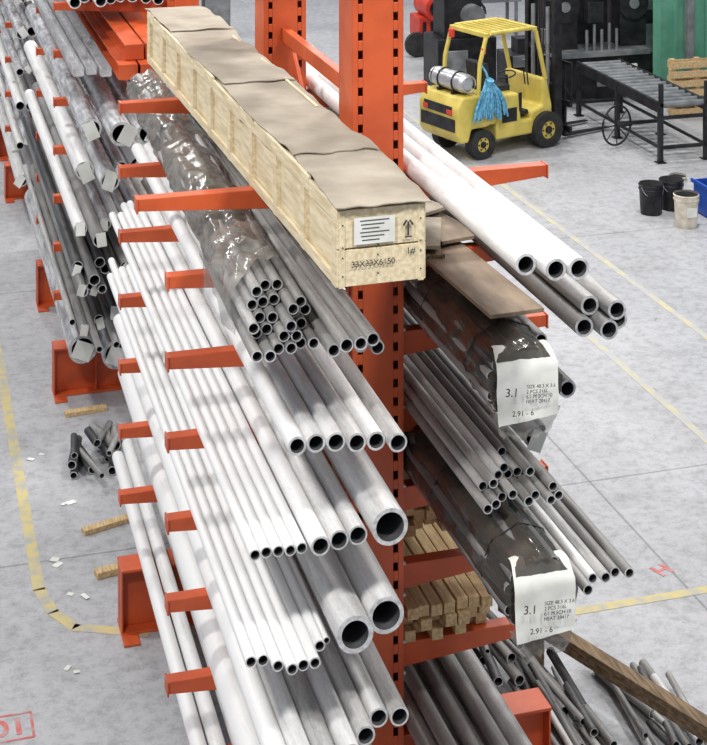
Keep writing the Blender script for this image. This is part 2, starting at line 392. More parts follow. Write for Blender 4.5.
# ---------------------------------------------------------------- wrapped bundles
def wrapped(name,x,z,y0,y1,hw,hh,mat,dx=0,sides=8,wr=0.012,label=True,tubes=None,seed=0,itone=(0.15,0.5),film_y0=None):
    b=MB(); N=90; n=48; rings=[]
    fy=film_y0 if film_y0 is not None else y0
    for k in range(N+1):
        f=k/N; y=fy+(y1-fy)*f; sc=1.0
        if k==0: sc=0.95
        if k==N: sc=0.9
        ring=[]
        g=(y-y0)/(y1-y0)
        for i in range(n):
            a=2*math.pi*(i+0.5)/n
            ca,sa=math.cos(a),math.sin(a)
            am=(a%(2*math.pi/sides))-math.pi/sides
            rr=math.cos(math.pi/sides)/math.cos(am)*1.07
            px=hw*rr*ca*sc; pz=hh*rr*sa*sc
            d=noise.noise(Vector((ca*2.2+seed,y*2.4,sa*2.2)))*wr+noise.noise(Vector((ca*6+seed,y*7,sa*6)))*wr*0.4
            d+=0.003*math.cos(a*sides*2.5)
            if pz<-hh*0.9: d=min(d,0)
            px+=ca*d; pz+=sa*d; pz=max(pz,-hh+0.0)
            ring.append(Vector((x+dx*g+px,y,z+hh+pz+0.002)))
        rings.append(ring)
    b.loft(rings,mat)
    tr=0.030; j=0; zz=z+tr+0.008
    while zz<z+2*hh-tr:
        xx=x-hw+tr+(0.03 if j%2 else 0)
        while xx<x+hw-tr:
            ax=abs(xx-x)/hw; az=abs(zz-z-hh)/hh
            if ax+az<1.28 and ax<0.87 and az<0.90 and ax+az>0.5:
                b.tube((xx,fy+0.03,zz),(xx+dx,y1-0.05,zz),tr,tr*0.78,R(*itone),10)
            xx+=0.0605
        zz+=0.0525; j+=1
    if label:
        for f in(0.06,0.2,0.33,0.5,0.72,0.9):
            y=y0+(y1-y0)*f
            pts=[]
            for i in range(32):
                a=2*math.pi*i/32; am=(a%(2*math.pi/sides))-math.pi/sides
                rr=math.cos(math.pi/sides)/math.cos(am)*1.09
                pts.append(Vector((x+dx*f+hw*rr*math.cos(a),y+0.02*math.sin(a*2),max(z+hh+0.004+hh*rr*math.sin(a),z+0.004))))
            b.path(pts,0.0035,M_BLK,6,True)
    if tubes:
        for (tx,tz,tr,ty0,ty1) in tubes: b.tube((x+tx,ty0,z+tz),(x+tx+dx*0.25,ty1,z+tz),tr,tr*0.78,0.42+R(-.12,.2),14)
    if label:
        def fn(u,v):
            px=x+(u-0.5)*hw*1.65*(1-0.12*max(0,0.25-v))+0.01*noise.noise(Vector((v*4,seed,1)))
            cr=0.012*noise.noise(Vector((u*3.5,v*4,seed)))+0.005*noise.noise(Vector((u*9,v*9,seed)))
            if v<0.66:
                return Vector((px,y0-0.024-0.03*(0.66-v)+cr,z+0.02+0.06*(u-0.5)*0.5+(v/0.66)*hh*1.38))
            w=(v-0.66)/0.34
            return Vector((px*1.0+(x-px)*0.12*w,y0-0.024+w*0.14,z+0.02+hh*1.38+w*(hh*0.36)+0.03*math.sin(w*3.14)+abs(cr)))
        b.sheet(fn,16,16,M_PAPER)
        def fk(u,v):
            return Vector((x+(u-0.5)*hw*(1.9-0.7*v)+0.02*noise.noise(Vector((u*5,v*5,seed+3))),y0-0.004+0.03*noise.noise(Vector((u*6,v*4,seed))),z+hh*0.3-v*(0.15+0.08*noise.noise(Vector((u*4,seed,7))))))
        b.sheet(fk,14,8,M_FILM)
    ob=b.obj(name)
    if label:
        text(ob,"label_writing","3.1",(x-hw*0.68,y0-0.066,z+hh*0.85),(math.radians(90),0.08,0),0.062,M_INK)
        text(ob,"label_print","SIZE 48.3 X 3.6\n2 PCS 316L\n6.1 M SCH 10\nHEAT 28417",(x-hw*0.10,y0-0.066,z+hh*1.0),(math.radians(90),0.05,0),0.026,M_INK)
        text(ob,"label_number","2.91 - 6",(x-hw*0.5,y0-0.070,z+hh*0.32),(math.radians(90),0.05,0),0.04,M_INK)
    return ob
wrapped("wrapped_pipe_bundle",0.43,LV[2],-1.40,4.1,0.21,0.20,M_WRAPD,seed=3,wr=0.022)
wrapped("wrapped_pipe_bundle",0.385,LV[4],-1.74,4.0,0.20,0.195,M_WRAPD,seed=8,wr=0.022)
tubes=[]
rr=0.031
for j in range(5):
    for i in range(6-(j%2)):
        if j==4 and i in(0,4,5): continue
        tubes.append((-0.155+i*0.0635+(0.032 if j%2 else 0),rr+0.003+j*0.0555,rr,-1.35+R(-.12,.12)+0.06*j,0.2))
wrapped("wrapped_tube_bundle",-0.87,LV[1],-0.45,4.1,0.18,0.15,M_WRAPG,dx=0.16,wr=0.035,label=False,tubes=tubes,seed=5,film_y0=-0.45,itone=(0.4,0.7))
b=MB()
def ff(u,v):
    y=-1.05+v*0.85+0.16*noise.noise(Vector((u*3,2,1)))*(1-v)+(u*0.25)*(1-v); a=math.pi*(1.10-u*0.80)
    rad=0.205+0.03*noise.noise(Vector((u*5,v*4,2)))
    x=-0.87+math.cos(a)*rad; z=LV[1]+0.15+math.sin(a)*rad*0.9
    if u<0.22: z-=(0.22-u)*0.55*(0.7+0.3*math.sin(v*7))
    return Vector((x+0.015*noise.noise(Vector((u*9,v*7,0))),y,z+0.02*noise.noise(Vector((u*7,v*8,4)))))
b.sheet(ff,22,26,M_FILM); b.obj("plastic_film")

# ---------------------------------------------------------------- crate
CL,CW,CH=5.35,0.44,0.38
cr=bpy.data.objects.new("wooden_crate",None); scene.collection.objects.link(cr)
cr.location=(-0.70,-1.75,LV[0]+0.002); cr.rotation_euler=(0,0,math.radians(0.9))
b=MB()
b.bb(0.012,CW-0.012,0.012,CL-0.012,0.0,CH,M_PLY)
b.obj("box",parent=cr)
b=MB()
nb=9
for i in range(nb+1):
    y=0.04+(CL-0.12)*i/nb
    for xx in(0.0,CW): b.box((xx,y,CH/2),(0.026,0.07,CH),M_PLY)
for xx in(-0.002,CW+0.002):
    b.box((xx,CL/2,0.03),(0.018,CL,0.055),M_PLY)
    yy=0.0
    while yy<CL-0.1:
        l=R(0.5,1.1); l=min(l,CL-yy); b.box((xx,yy+l/2,CH-0.02+R(-.004,.018)),(0.018,l-0.008,0.075),M_PLY,Matrix.Rotation(R(-.012,.012),3,'X')); yy+=l
for yy in(0.0,CL):
    b.box((CW/2,yy,CH*0.25),(CW+0.02,0.02,CH*0.47),M_PLY)
    b.box((CW/2,yy,CH*0.755),(CW+0.02,0.02,CH*0.49),M_PLY)
    for xx in(0.015,CW-0.015): b.box((xx,yy-0.010 if yy==0 else yy+0.010,CH/2),(0.03,0.010,CH),M_PLY)
for xx in(0.018,0.2,CW-0.018):
    for zz in(0.06,0.15,0.20,0.31): b.cyl((xx,-0.020,zz),(xx,-0.008,zz),0.004,M_BLK,6)
b.obj("battens",bevel=0.002,parent=cr)
b=MB()
ys=[-0.04,0.95,1.75,2.7,3.6,4.5,5.38]
for k in range(len(ys)-1):
    ya,yb=ys[k]-(0.05 if k else 0.0),ys[k+1]+0.05; nx,ny=12,18; rot=[.05,-.03,.03,-.045,.02,-.03][k]; zz=CH+0.014+0.012*(k%2)
    top=[]
    for j in range(ny+1):
        for i in range(nx+1):
            u=i/nx; v=j/ny
            x=0.0+u*(CW+0.055)+rot*(v-0.5)+0.008*noise.noise(Vector((k*3,v*6,0)))
            y=ya+(yb-ya)*v+0.05*noise.noise(Vector((u*4,k*7,1)))*(1 if v<0.5 else 0.6)
            edge=max(0,abs(u-0.5)*2-0.75)
            z=zz+0.004*noise.noise(Vector((u*2.5+k*5,v*3,3)))
            if u>0.5: z-=0.22*edge*max(0,noise.noise(Vector((v*2.6,k*3+2,9)))+0.2)
            z+=0.12*edge*max(0,noise.noise(Vector((v*3.1,k*5+(u>0.5)*3,4)))-0.05)
            if k==0 and v<0.12: z+=0.09*(0.12-v)*noise.noise(Vector((u*4,5,5)))
            top.append(Vector((x,y,z+0.012)))
    n2=len(top); bot=[p-Vector((0,0,0.006)) for p in top]
    f=[(j*(nx+1)+i,j*(nx+1)+i+1,(j+1)*(nx+1)+i+1,(j+1)*(nx+1)+i) for j in range(ny) for i in range(nx)]
    fb=[tuple(q+n2 for q in reversed(t)) for t in f]
    side=[]
    for i in range(nx):
        side.append((i+1,i,n2+i,n2+i+1)); a=ny*(nx+1)+i; side.append((a,a+1,n2+a+1,n2+a))
    for j in range(ny):
        a=j*(nx+1); side.append((a,a+nx+1,n2+a+nx+1,n2+a)); a=a+nx; side.append((a+nx+1,a,n2+a,n2+a+nx+1))
    b.add(top+bot,f+fb+side,M_CARD,0.5,False)
b.obj("cardboard_lid",parent=cr)
b=MB(); b.box((0.18,-0.022,0.275),(0.21,0.003,0.13),M_PAPER)
for i in range(6): b.box((0.18-0.01*(i%3),-0.0245,0.325-i*0.019),(0.15-0.03*(i%3),0.002,0.004),M_INK)
b.box((0.355,-0.022,0.265),(0.009,0.003,0.07),M_INK); b.box((0.355,-0.022,0.225),(0.035,0.003,0.006),M_INK)
b.box((0.339,-0.022,0.295),(0.009,0.003,0.03),M_INK,Matrix.Rotation(0.6,3,'Y')); b.box((0.371,-0.022,0.295),(0.009,0.003,0.03),M_INK,Matrix.Rotation(-0.6,3,'Y'))
b.obj("shipping_label",parent=cr)
text(cr,"marking_size","33X33X6150",(0.06,-0.020,0.10),(math.radians(90),0,0),0.042,M_INK,False)
text(cr,"marking_number","1#",(0.345,-0.020,0.14),(math.radians(90),0,0),0.045,M_INK,False)

# ---------------------------------------------------------------- middle rack contents
def tag(b,x,y,z,r,k=1.0):
    rot=Matrix.Rotation(R(-.8,.8),3,'Y')@Matrix.Rotation(R(-.3,.3),3,'Z')@Matrix.Rotation(R(-.5,.3),3,'X')
    b.box((x+R(-.03,.03),y-0.035,z+R(-.03,.03)),(r*1.4*k,0.003,r*2.0*k),M_PAPER,rot)
def filled(name,z,x0,x1,rc,y0,y1,tr,jy=0.25,mats=None,layers=1,tags=0.6):
    b=MB()
    for l in range(layers):
        x=x0
        while True:
            r=random.choice(rc)
            if x+2*r>x1: break
            ya=y0+R(-jy,jy)
            zz=z+r+0.001+l*max(rc)*1.9
            mo=random.choice(mats) if mats else None
            b.tube((x+r,ya,zz),(x+r,y1+R(-.5,0.1),zz),r,r*R(.75,.87),R(*tr),20,mo=mo)
            if R(0,1)<tags and r>0.035: tag(b,x+r,ya,zz,max(r,0.05))
            x+=2*r+0.004
    return b.obj(name)
filled("steel_pipe_stack",LV[0],-1.15,-0.2,[0.06,0.05],6.2,10.9,(0.75,1.0),tags=0.1)
b=MB()
for i in range(3):
    x=-1.20+i*0.12; y0=5.3+R(-.1,.1); y1=11
    z=LV[1]+0.001
    b.bb(x,x+0.1,y0,y1,z,z+0.008,M_LGREY); b.bb(x,x+0.008,y0,y1,z,z+0.07,M_LGREY); b.bb(x+0.092,x+0.1,y0,y1,z,z+0.07,M_LGREY)
b.obj("steel_channel_stack")
b=MB()
for l in range(2):
    for i in range(3-l):
        x=-0.82+i*0.19+l*0.08; z=LV[1]+0.001+l*0.14; y0=5.0+l*0.25+R(-.1,.15); y1=8.9+R(-.2,.2)
        b.bb(x,x+0.17,y0,y1,z,z+0.012,M_OR); b.bb(x,x+0.17,y0,y1,z+0.12,z+0.132,M_OR); b.bb(x+0.08,x+0.09,y0,y1,z,z+0.13,M_OR)
        b.bb(x,x+0.17,y0-0.012,y0,z-0.0,z+0.135,M_OR)
b.obj("rack_beam_stack")
b=MB()
for (x,y0) in((-0.86,4.60),(-0.63,4.55)):
    b.tube((x,y0,LV[2]+0.106),(x,10.8,LV[2]+0.106),0.105,0.08,0.2,28,mo=M_WRAPS)
    b.box((x+0.05,y0-0.03,LV[2]+0.10),(0.13,0.003,0.17),M_PAPER,Matrix.Rotation(0.5,3,'Y'))
b.tube((-1.08,4.9,LV[2]+0.091),(-1.08,10.8,LV[2]+0.091),0.09,0.07,0.2,24,mo=M_WRAPS)
b.tube((-0.42,4.9,LV[2]+0.091),(-0.42,10.8,LV[2]+0.091),0.09,0.07,0.7,24)
tag(b,-1.08,4.9,LV[2]+.09,.08)
b.obj("wrapped_pipe_stack")
filled("wrapped_pipe_stack",LV[3],-1.18,-0.2,[0.085,0.07],5.1,10.9,(0.4,1.0),mats=[M_WRAPS,M_WRAPS,M_PIPE],tags=1.0)
filled("steel_pipe_stack",LV[4],-1.2,-0.2,[0.06,0.05,0.07],5.2,10.9,(0.3,1.0),0.35,mats=[M_WRAPS,M_PIPE],tags=0.8)
filled("steel_pipe_stack",LV[5],-1.2,-0.2,[0.04,0.05],5.3,10.9,(0.0,0.3),0.35,layers=2,tags=0.7)
filled("steel_pipe_stack",LV[6],-1.2,-0.2,[0.03,0.045,0.06],5.3,10.9,(0.05,0.8),0.4,tags=0.9)
b=MB()
for (x,y0) in((-1.03,6.0),(-0.74,5.78),(-0.45,5.9)):
    b.tube((x,y0,BASE+0.136),(x,11,BASE+0.136),0.135,0.105,0.2,28,mo=M_WRAPS)
    b.box((x+0.0,y0-0.03,BASE+0.13),(0.18,0.003,0.17),M_PAPER,Matrix.Rotation(0.4,3,'Y'))
b.obj("wrapped_pipe_stack")
for i,z in enumerate(LV):
    filled("steel_pipe_stack",z,-1.2,-0.2,[[0.05,0.06],[0.06,0.08],[0.04,0.05],[0.07],[0.05],[0.06],[0.05]][i],11.9,17.6,(0.5,1.0),0.2,mats=[M_PIPE,M_WRAPS])
filled("steel_pipe_stack",BASE,-1.2,-0.2,[0.08],11.9,17.6,(0.3,0.8),0.2)

# ---------------------------------------------------------------- floor debris
def scrap(name,n,xr,yr,lr,rr_,ang,tr,lay=3,lz=0.07):
    b=MB()
    for i in range(n):
        r=R(*rr_); l=R(*lr); a=math.radians(90+R(-ang,ang)); x=R(*xr); y=R(*yr)
        z=r+0.002+(i%lay)*lz
        d=Vector((math.cos(a),math.sin(a),R(-.01,.01)))*l/2
        c=Vector((x,y,z+abs(d.z)))
        b.tube(c-d,c+d,r,r*0.8,R(*tr),14)
    return b.obj(name)
scrap("scrap_pipe_pile",46,(0.55,1.25),(1.0,1.75),(0.6,1.4),(0.015,0.042),10,(-0.1,0.6),5)
scrap("scrap_pipe_pile",34,(1.22,1.55),(-0.5,0.8),(0.5,1.4),(0.015,0.034),10,(-0.1,0.7),4,0.05)
scrap("scrap_pipe_pile",12,(1.8,2.3),(0.1,0.6),(0.6,1.0),(0.02,0.032),14,(0.1,0.8),2,0.06)
scrap("scrap_pipe_pile",14,(-1.25,-0.8),(4.75,5.3),(0.25,0.7),(0.025,0.05),25,(-0.1,0.6),3,0.08)
b=MB(); p=Vector((1.38,1.32,0.0)); q=Vector((2.30,-0.95,0.0)); d=(q-p); a=math.atan2(d.y,d.x)
b.box(((p+q)/2+Vector((0,0,0.33))),(d.length,0.10,0.10),M_WOODD,Matrix.Rotation(a,3,'Z'))
for t in(0.12,0.9): b.box((p+d*t+Vector((0,0,0.14))),(0.12,0.12,0.275),M_WOODD,Matrix.Rotation(a,3,'Z'))
b.obj("long_timber",bevel=0.004)
def plank(x,y,l,w,h,az,mat=M_WOOD,z=0.0):
    b=MB(); b.box((x,y,z+h/2+0.001),(l,w,h),mat,Matrix.Rotation(az,3,'Z')); b.obj("wood_plank",bevel=0.003)
plank(-1.1,3.8,0.4,0.08,0.04,0.3); plank(-1.08,3.1,0.4,0.09,0.05,0.2); plank(-1.0,6.0,0.4,0.08,0.04,0.1)
plank(1.55,4.6,0.7,0.12,0.08,0.1); plank(1.6,4.15,0.6,0.1,0.06,-0.15,M_WOOD); plank(1.5,3.2,0.5,0.12,0.05,0.4,M_WOODD)
b=MB()
for (x,y) in((-1.5,3.4),(-1.45,2.8),(-1.35,4.3),(-1.55,1.9),(2.1,4.9),(2.1,3.6),(2.1,2.7),(-1.55,5.2),(1.25,5.3),(2.4,3.9)):
    for k in range(2):
        b.box((x+R(-.1,.1),y+R(-.1,.1),0.004+0.004*k),(R(.03,.10),R(.03,.07),0.003),M_PAPER,Matrix.Rotation(R(0,3),3,'Z'))
b.obj("paper_scraps")

# ---------------------------------------------------------------- pails
def pail(name,x,y,mat,r=0.15,h=0.37):
    b=MB()
    b.cyl((x,y,0.001),(x,y,h),r*0.87,mat,28,r1=r,cap=False)
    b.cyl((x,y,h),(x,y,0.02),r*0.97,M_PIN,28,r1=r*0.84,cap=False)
    b.cyl((x,y,0.001),(x,y,0.02),r*0.86,mat,28)
    for zz in(h-0.015,h-0.07): b.path([(x+r*1.01*math.cos(t*math.pi/12),y+r*1.01*math.sin(t*math.pi/12),zz) for t in range(24)],0.008,mat,6,True)
    b.path([(x+r*math.cos(t*math.pi/10),y-r*0.25-0.09*math.sin(t*math.pi/10),h-0.03-0.14*math.sin(t*math.pi/10)) for t in range(11)],0.003,M_LGREY,6)
    b.box((x,y-r*0.98,h*0.5),(0.14,0.01,0.12),M_PAPER if mat is not M_BLK else M_BLK)
    b.obj(name)
pail("plastic_pail",6.94,10.02,M_BLK,0.16,0.40); pail("plastic_pail",7.29,10.12,M_BLK,0.16,0.40); pail("plastic_pail",7.14,9.42,M_BUCK,0.16,0.42)
pail("plastic_pail",7.72,10.75,M_BUCK,0.12,0.24)
b=MB(); x,y=7.84,9.75
for (x0,x1,y0,y1) in((x-.3,x+.3,y-.22,y-.20),(x-.3,x+.3,y+.20,y+.22),(x-.3,x-.28,y-.2,y+.2),(x+.28,x+.3,y-.2,y+.2)): b.bb(x0,x1,y0,y1,0.001,0.42,M_BBLUE)
b.bb(x-.3,x+.3,y-.22,y+.22,0.001,0.02,M_BBLUE); b.bb(x-.33,x+.33,y-.25,y-.22,0.38,0.43,M_BBLUE); b.bb(x-.33,x-.3,y-.25,y+.25,0.38,0.43,M_BBLUE)
b.obj("plastic_bin",bevel=0.004)

# ---------------------------------------------------------------- forklift
fk=bpy.data.objects.new("forklift",None); scene.collection.objects.link(fk)
fk.location=(5.57,13.50,0); fk.rotation_euler=(0,0,math.radians(18)); fk.scale=(0.96,0.96,0.94)
b=MB()
def prof(b,pts,y0,y1,mat):
    n=len(pts)
    vs=[(p[0],y0,p[1]) for p in pts]+[(p[0],y1,p[1]) for p in pts]
    fs=[tuple(range(n)),tuple(range(n,2*n))[::-1]]+[(i,n+i,n+(i+1)%n,(i+1)%n) for i in range(n)]
    b.add(vs,fs,mat)
prof(b,[(-0.42,0.30),(-0.50,0.42),(-0.50,0.85),(-0.40,1.02),(0.15,1.02),(0.28,0.90),(0.28,0.52),(0.16,0.52),(0.05,0.50),(-0.22,0.50),(-0.28,0.30)],-0.50,0.50,M_YEL)
prof(b,[(0.28,0.25),(0.28,0.95),(0.75,0.95),(0.80,0.50),(1.05,0.50),(1.10,0.25)],-0.47,0.47,M_YEL)
prof(b,[(1.0,0.30),(1.0,0.60),(1.25,0.68),(1.22,1.12),(1.34,1.12),(1.45,0.66),(1.45,0.30)],-0.46,0.46,M_YEL)
b.obj("chassis",bevel=0.035,parent=fk)
b=MB()
b.box((-0.505,0,0.58),(0.02,0.86,0.20),M_BLK); b.box((-0.505,0,0.80),(0.02,0.7,0.14),M_BLK)
b.box((-0.515,-0.3,0.78),(0.02,0.12,0.08),M_RED); b.box((-0.515,0.3,0.78),(0.02,0.12,0.08),M_RED)
b.box((0.55,-0.475,0.62),(0.30,0.012,0.22),M_BLK); b.box((0.1,-0.505,0.8),(0.35,0.012,0.08),M_BLK)
b.box((0.75,0,0.60),(0.5,0.80,0.06),M_BLK); b.box((0.78,-0.46,0.8),(0.06,0.02,0.3),M_BLK)
b.box((0.52,0,0.99),(0.46,0.48,0.10),M_RUB); b.box((0.30,0,1.22),(0.10,0.46,0.42),M_RUB,Matrix.Rotation(-0.15,3,'Y'))
b.cyl((0.98,0.05,0.7),(0.92,0.05,1.12),0.025,M_BLK,10)
b.path([(0.92+0.15*math.cos(t*math.pi/10)*0.9,0.05+0.16*math.sin(t*math.pi/10),1.13+0.04*math.cos(t*math.pi/10)) for t in range(20)],0.014,M_BLK,6,True)
for yy in(-0.2,-0.28): b.cyl((1.1,yy,1.0),(1.07,yy,1.22),0.012,M_BLK,8)
b.obj("seat_and_controls",bevel=0.01,parent=fk)
GH=1.96
b=MB()
for yy in(-0.44,0.44):
    b.path([(-0.05,yy,1.0),(-0.02,yy,1.50),(0.10,yy,GH-0.06),(0.18,yy,GH),(1.02,yy,GH),(1.12,yy,GH-0.06),(1.32,yy,1.1)],0.036,M_YEL,8)
for i in range(8):
    xx=0.18+i*0.12; b.box((xx,0,GH+0.01),(0.03,0.9,0.04),M_YEL)
b.box((0.12,0,GH-0.02),(0.08,0.92,0.07),M_YEL); b.box((1.1,0,GH-0.02),(0.07,0.92,0.07),M_YEL)
b.box((0.05,-0.44,1.7),(0.07,0.05,0.10),M_RED); b.cyl((0.0,0.3,GH-.15),(0.0,0.3,GH-.02),0.05,M_RED,12)
b.obj("overhead_guard",bevel=0.006,parent=fk)
b=MB()
TX=-0.22
b.cyl((TX,-0.34,1.20),(TX,0.34,1.20),0.155,M_LGREY,24)
for s in(-1,1): b.cyl((TX,s*0.34,1.20),(TX,s*0.40,1.20),0.155,M_LGREY,24,r1=0.09); b.path([(TX+0.13*math.cos(t*math.pi/9),s*0.42,1.20+0.13*math.sin(t*math.pi/9)) for t in range(18)],0.012,M_LGREY,6,True)
for yy in(-0.18,0.18): b.path([(TX+0.165*math.cos(t*math.pi/9),yy,1.20+0.165*math.sin(t*math.pi/9)) for t in range(18)],0.012,M_BLK,6,True); b.box((TX,yy,1.04),(0.3,0.05,0.05),M_BLK)
b.obj("gas_tank",parent=fk)
b=MB()
for (xx,yy,r,w) in((0,-0.43,0.235,0.17),(0,0.43,0.235,0.17),(1.3,-0.45,0.29,0.22),(1.3,0.45,0.29,0.22)):
    b.tube((xx,yy-w/2,r),(xx,yy+w/2,r),r,r*0.50,0.2,28,mo=M_RUB,mi_=M_RUB,me=M_RUB)
    b.cyl((xx,yy-w*0.40,r),(xx,yy+w*0.40,r),r*0.50,M_YEL,20); b.cyl((xx,yy-w*0.52,r),(xx,yy+w*0.52,r),r*0.22,M_BLK,14)
    for t in range(6): b.cyl((xx+r*.36*math.cos(t*1.047),yy-w*.45,r+r*.36*math.sin(t*1.047)),(xx+r*.36*math.cos(t*1.047),yy+w*.45,r+r*.36*math.sin(t*1.047)),0.015,M_BLK,6)
b.obj("wheels",parent=fk)
b=MB()
for yy in(-0.33,0.33):
    b.box((1.66,yy,1.25),(0.16,0.08,2.3),M_BLK); b.box((1.72,yy*0.76,1.3),(0.12,0.07,2.3),M_BLK)
    b.cyl((1.60,yy*0.55,0.3),(1.60,yy*0.55,2.2),0.035,M_GREY,12)
for zz in(0.3,0.9,1.5,2.35): b.box((1.64,0,zz),(0.08,0.68,0.09),M_BLK)
for yy in(-0.06,0.0,0.06): b.path([(1.62,yy,0.4),(1.60,yy,1.4),(1.62,yy,2.3)],0.014,M_RUB,6)
for zz in(0.2,0.62): b.box((1.82,0,zz),(0.05,1.0,0.10),M_BLK)
for i in range(7): b.box((1.84,-0.48+i*0.16,0.95),(0.03,0.03,0.65),M_BLK)
b.box((1.84,0,1.28),(0.04,1.0,0.05),M_BLK)
for yy in(-0.26,0.26): b.box((1.87,yy,0.32),(0.045,0.11,0.55),M_BLK); b.hexa([(1.87,yy-.055,.04),(2.85,yy-.045,.04),(1.87,yy+.055,.04),(2.85,yy+.045,.04),(1.87,yy-.055,.085),(2.85,yy-.045,.055),(1.87,yy+.055,.085),(2.85,yy+.045,.055)],M_BLK)
b.obj("mast",bevel=0.005,parent=fk)
b=MB()
for i in range(60):
    a=R(-1,1); dp=R(-0.6,1)
    x0=0.10+0.05*a; y0=-0.52
    pts=[(x0,y0+0.02,1.22+0.03*dp),(x0+0.14*a,y0-0.05-0.03*dp,1.06),(x0+0.25*a,y0-0.05-0.04*dp,0.88),(x0+0.30*a+R(-.02,.02),y0-0.04-0.04*dp,0.68+R(-.06,.08))]
    b.path(pts,0.016,M_BLUE,5)
b.cyl((0.10,-0.50,1.16),(0.10,-0.54,1.26),0.07,M_BLUE,10)
b.path([(0.0,-0.44,1.5),(0.05,-0.5,1.38),(0.10,-0.52,1.22)],0.02,M_BLUE,6)
b.obj("blue_mop_head",parent=fk)

# ---------------------------------------------------------------- roller conveyor
b=MB(); x0,x1=8.17,8.92; ya,yb=12.1,15.1; zt=0.86
for xx in(x0,x1): b.box((xx,(ya+yb)/2,zt-0.05),(0.05,yb-ya,0.16),M_BLK)
n=15
for i in range(n):
    y=ya+0.1+(yb-ya-0.2)*i/(n-1); b.cyl((x0+0.02,y,zt-0.02),(x1-0.02,y,zt-0.02),0.048,M_GREY,12)
for y in(ya+0.05,(ya+yb)/2,yb-0.05):
    for xx in(x0,x1):
        b.box((xx,y,0.42),(0.07,0.07,0.80),M_BLK); b.box((xx,y,0.008),(0.14,0.14,0.014),M_BLK)
    b.box(((x0+x1)/2,y,0.22),(x1-x0,0.05,0.05),M_BLK); b.box(((x0+x1)/2,y,0.66),(x1-x0,0.05,0.05),M_BLK)
for xx in(x0,x1): b.box((xx,(ya+yb)/2,0.22),(0.04,yb-ya,0.04),M_BLK); b.box((xx,ya+0.03,1.0),(0.06,0.06,0.34),M_BLK)
b.path([(x0-0.25+0.3*0.94*math.cos(t*math.pi/16),13.1+0.3*0.34*math.cos(t*math.pi/16),0.34+0.3*math.sin(t*math.pi/16)) for t in range(32)],0.018,M_BLK,6,True)
b.cyl((x0-0.25,13.1,0.34),(x0,13.1,0.34),0.03,M_BLK,10)
for k in range(4):
    a=k*math.pi/4; b.cyl((x0-0.25+0.28*math.cos(a),13.1+0.1*math.cos(a),0.34+0.28*math.sin(a)),(x0-0.25-0.28*math.cos(a),13.1-0.1*math.cos(a),0.34-0.28*math.sin(a)),0.01,M_BLK,6)
b.obj("roller_conveyor",bevel=0.004)

# ---------------------------------------------------------------- machines
b=MB(); cx,cy=9.0,16.5
b.bb(cx-0.95,cx+1.0,cy-0.5,cy+0.5,0.001,0.75,M_BLK); b.bb(cx-0.9,cx+0.9,cy-0.62,cy+0.35,0.75,0.85,M_GREY)
b.bb(cx-0.95,cx-0.35,cy-0.35,cy+0.35,0.85,2.2,M_BLK); b.bb(cx+0.45,cx+0.95,cy-0.35,cy+0.35,0.85,2.1,M_BLK)
b.bb(cx-0.95,cx+1.05,cy-0.3,cy+0.25,2.0,2.5,M_BLK)
for s in(-0.62,0.68): b.cyl((cx+s,cy-0.42,1.6),(cx+s,cy-0.34,1.6),0.28,M_BLK,24); b.cyl((cx+s,cy-0.45,1.6),(cx+s,cy-0.4,1.6),0.09,M_GREY,14)
for i in range(5): b.cyl((cx-0.25+i*0.14,cy-0.5,0.85),(cx-0.25+i*0.14,cy-0.5,1.2+0.1*(i%2)),0.03,M_GREY,10)
b.box((cx-0.1,cy-0.45,1.5),(0.3,0.2,0.35),M_BLK); b.box((cx+0.1,cy-0.64,0.45),(0.45,0.05,0.4),M_GREY)
b.box((cx+0.55,cy-0.62,0.5),(0.18,0.05,0.2),M_PAPER)
b.bb(cx-0.3,cx+0.4,cy+0.05,cy+0.12,0.85,2.0,M_BLK)
b.path([(cx-0.7,cy-0.55,0.6),(cx-0.75,cy-0.68,0.3),(cx-0.6,cy-0.7,0.05),(cx-0.2,cy-0.7,0.04)],0.03,M_RUB,8)
b.obj("band_saw_machine",bevel=0.01)
b=MB(); cx,cy=7.55,15.6
b.bb(cx-0.5,cx+0.38,cy-0.3,cy+0.3,0.1,1.0,M_BLK)
for i in range(4): b.box((cx-0.06,cy-0.31,0.24+i*0.22),(0.78,0.02,0.19),M_GREY if i==3 else M_BLK); b.cyl((cx-0.3,cy-0.34,0.28+i*0.22),(cx+0.18,cy-0.34,0.28+i*0.22),0.01,M_LGREY,6)
for sx in(-0.42,0.30):
    for sy in(-0.24,0.24): b.cyl((cx+sx,cy+sy-0.02,0.05),(cx+sx,cy+sy+0.02,0.05),0.05,M_RUB,12)
b.box((cx-0.1,cy,1.12),(0.4,0.3,0.24),M_BLK); b.cyl((cx+0.2,cy,1.0),(cx+0.2,cy,1.35),0.06,M_GREY,12)
b.obj("tool_cabinet",bevel=0.008)
b=MB(); cx,cy=10.9,17.6
b.bb(cx-0.75,cx+0.5,cy-0.4,cy+0.4,0.001,2.4,M_BLK)
b.box((cx-0.1,cy-0.41,1.5),(0.9,0.02,0.5),M_GREY); b.box((cx-0.12,cy-0.42,0.6),(1.0,0.02,0.8),M_GREY); b.cyl((cx+0.25,cy-0.46,1.0),(cx+0.25,cy-0.40,1.0),0.03,M_LGREY,8)
b.obj("control_cabinet",bevel=0.01)
b=MB(); cx,cy=7.05,17.7
b.bb(cx-0.55,cx+0.55,cy-0.4,cy+0.4,0.001,0.9,M_BLK); b.bb(cx-0.4,cx+0.3,cy-0.3,cy+0.3,0.9,1.9,M_BLK); b.cyl((cx+0.1,cy-0.5,1.3),(cx+0.1,cy-0.3,1.3),0.2,M_GREY,20)
